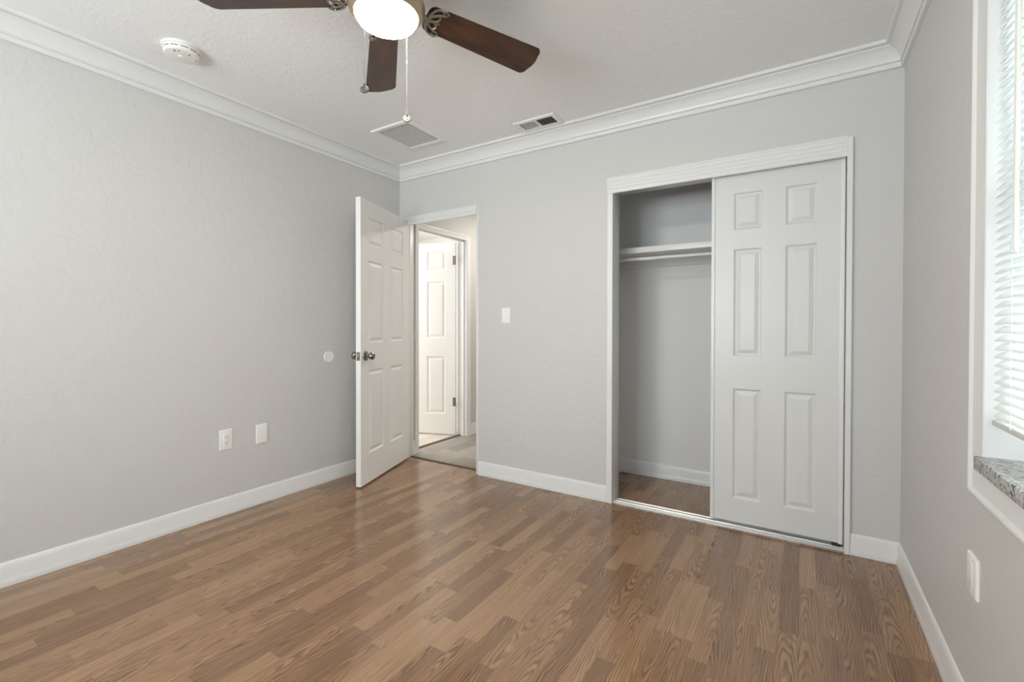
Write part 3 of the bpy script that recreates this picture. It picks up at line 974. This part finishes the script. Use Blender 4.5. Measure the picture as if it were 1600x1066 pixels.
def blade_mesh():
    m = MB()
    out = []
    r0, r1, w0, w1 = 0.150, R1, 0.054, 0.0721
    L_ = []
    # outline (x radial, y half width), rounded tip corners and softly rounded root
    for k in range(7):
        t = k / 6 * PI / 2
        L_.append((r0 + .022 - .022 * math.cos(t), -(w0 - .030) - .030 * math.sin(t)))
    for k in range(9):
        t = k / 8 * PI / 2
        L_.append((r1 - .034 + .026 * math.sin(t), -(w1 - .034) - .034 * math.cos(t)))
    for k in range(5):
        yy = -(w1 - .034) + (k + 1) / 6 * 2 * (w1 - .034)
        L_.append((r1 - .008 + .008 * (1 - (yy / (w1 - .034)) ** 2), yy))
    for k in range(9):
        t = (8 - k) / 8 * PI / 2
        L_.append((r1 - .034 + .026 * math.sin(t), (w1 - .034) + .034 * math.cos(t)))
    for k in range(7):
        t = (6 - k) / 6 * PI / 2
        L_.append((r0 + .022 - .022 * math.cos(t), (w0 - .030) + .030 * math.sin(t)))
    for ins, zz in ((.0012, -.003), (0, -.0018), (0, .0018), (.0012, .003)):
        ring = []
        for x, y in L_:
            cxm = (r0 + r1) / 2
            ring.append((x - ins * (1 if x > cxm else -1), y - ins * (1 if y > 0 else -1), zz))
        out.append(ring)
    m.loft(out)
    return m


def iron_mesh():
    """cast bracket: an open crescent plate with curling arms under the blade root and a neck to the hub"""
    m = MB()
    zb = -.0075
    arc = [(0.196 - .042 * math.cos(t), .058 * math.sin(t), zb) for t in [(-1.25 + 2.5 * k / 16) for k in range(17)]]
    m.tube(arc, [.003 + .004 * math.sin(PI * k / 16) for k in range(17)], 10)
    for s in (-1, 1):
        m.tube([(0.182, s * .055, zb), (.205, s * .058, zb), (.222, s * .050, zb), (.210, s * .040, zb), (.190, s * .034, zb), (.170, s * .022, zb), (.156, s * .006, zb)],
               [.004, .0055, .003, .0045, .005, .005, .006], 10)
        m.tube([(.190, s * .034, zb), (.200, s * .020, zb), (.192, s * .006, zb), (.178, 0, zb)], [.004, .0045, .0045, .004], 10)
    m.tube([(.192, 0.006, zb), (.206, 0, zb), (.192, -.006, zb)], .0045, 10)
    m.tube([(.178, 0, zb), (.150, 0, zb), (.120, 0, zb + .002), (.080, 0, .012)], [.006, .010, .011, .012], 12)
    for p in ((.200, .050), (.200, -.050), (.196, 0)):
        m.lathe([(0, zb - .008), (.004, zb - .007), (.005, zb - .004), (.005, .0), (0, .0)], Matrix.Translation((p[0], p[1], 0)), 12)
    return m


b0 = i0 = None
for k in range(5):
    a = math.radians(67.81 + 72 * k)
    xf = Matrix.Translation((0, 0, dz)) @ Matrix.Rotation(a, 4, 'Z') @ Matrix.Rotation(P, 4, 'X')
    if k == 0:
        b0 = blade_mesh().build('blade', M_blade, fan)
        i0 = iron_mesh().build('blade_iron', M_nickel, b0)
        bo = b0
    else:
        bo = b0.copy()
        COL.objects.link(bo)
        bo.parent = fan
        io = i0.copy()
        COL.objects.link(io)
        io.parent = bo
    bo.matrix_local = xf

for px, py, zb in ((-1.2355, 1.041, 1.880), (-1.262, 1.262, 1.873)):
    c = MB()
    x, y = px - FX, py - FY
    rr = math.hypot(x, y)
    top = dz - 0.040
    hx, hy = x / rr * 0.118, y / rr * 0.118
    n = 90
    c.tube([(hx, hy, top), (x, y, top - .004), (x, y, zb - ZC + .030)], .0009, 6)
    L0 = top - .004 - (zb - ZC + .03)
    for i in range(n):
        zz = zb - ZC + .03 + L0 * i / n
        t = bmesh.new()
        bmesh.ops.create_icosphere(t, subdivisions=1, radius=.0011)
        c.merge(t, Matrix.Translation((x, y, zz)))
    if py > 1.1:
        c.lathe([(0, 0), (.0025, .001), (.0032, .006), (.0025, .012), (0, .013)], Matrix.Translation((x, y, dz - 0.165)), 12)
    ch = c.build('pull_chain', M_chain, fan)
    # medallion pull: domed disc with a raised rim, and a small ferrule
    # disc axis tilted
    ax = Matrix.Translation((x, y, zb - ZC + .008)) @ Matrix.Rotation(math.radians(42), 4, 'Z') @ Matrix.Rotation(math.radians(74), 4, 'X')
    p = MB().lathe([(0, -.005), (.009, -.0045), (.0135, -.002), (.0148, 0), (.0135, .003), (.0105, .0035), (.008, .002), (0, .004)], ax, 32)
    p.lathe([(0, .020), (.0032, .021), (.0036, .026), (.002, .031), (0, .032)], Matrix.Translation((x, y, zb - ZC)), 12)
    p.build('chain_pull', M_pull, ch)

# ------------------------------------------------------------------ outdoors
struct(box('ground', M_lawn, (0.75, 16, -9, 12, -0.45, -0.35)), 'green lawn outside the window', 'ground')
tr = empty('garden_tree', (3.0, 7.4, -0.35), 'leafy green tree on the lawn outside the window', 'tree')
MB().tube([(0, 0, 0), (.05, .02, .9), (-.03, .05, 1.8), (.06, 0, 2.8)], [.16, .13, .11, .05], 12).build('trunk', M_bark, tr)
lf = bmesh.new()
for i in range(5200):
    u, v = random.random() * 2 * PI, random.uniform(-1, 1)
    rr = random.random() ** 0.4
    q = math.sqrt(1 - v * v)
    c = Vector((1.7 * rr * q * math.cos(u), 2.6 * rr * q * math.sin(u), 2.9 + 1.7 * rr * v))
    R_ = Matrix.Rotation(random.random() * 6.28, 3, 'Z') @ Matrix.Rotation(random.random() * 3, 3, 'X')
    s_ = random.uniform(.05, .10)
    vs = [lf.verts.new(c + R_ @ Vector(p_)) for p_ in ((-s_, 0, 0), (0, -s_ * .45, .01), (s_, 0, 0), (0, s_ * .45, .01))]
    lf.faces.new(vs)
me = bpy.data.meshes.new('foliage')
lf.to_mesh(me)
lf.free()
me.materials.append(M_leaf)
fo = bpy.data.objects.new('foliage', me)
COL.objects.link(fo)
fo.parent = tr
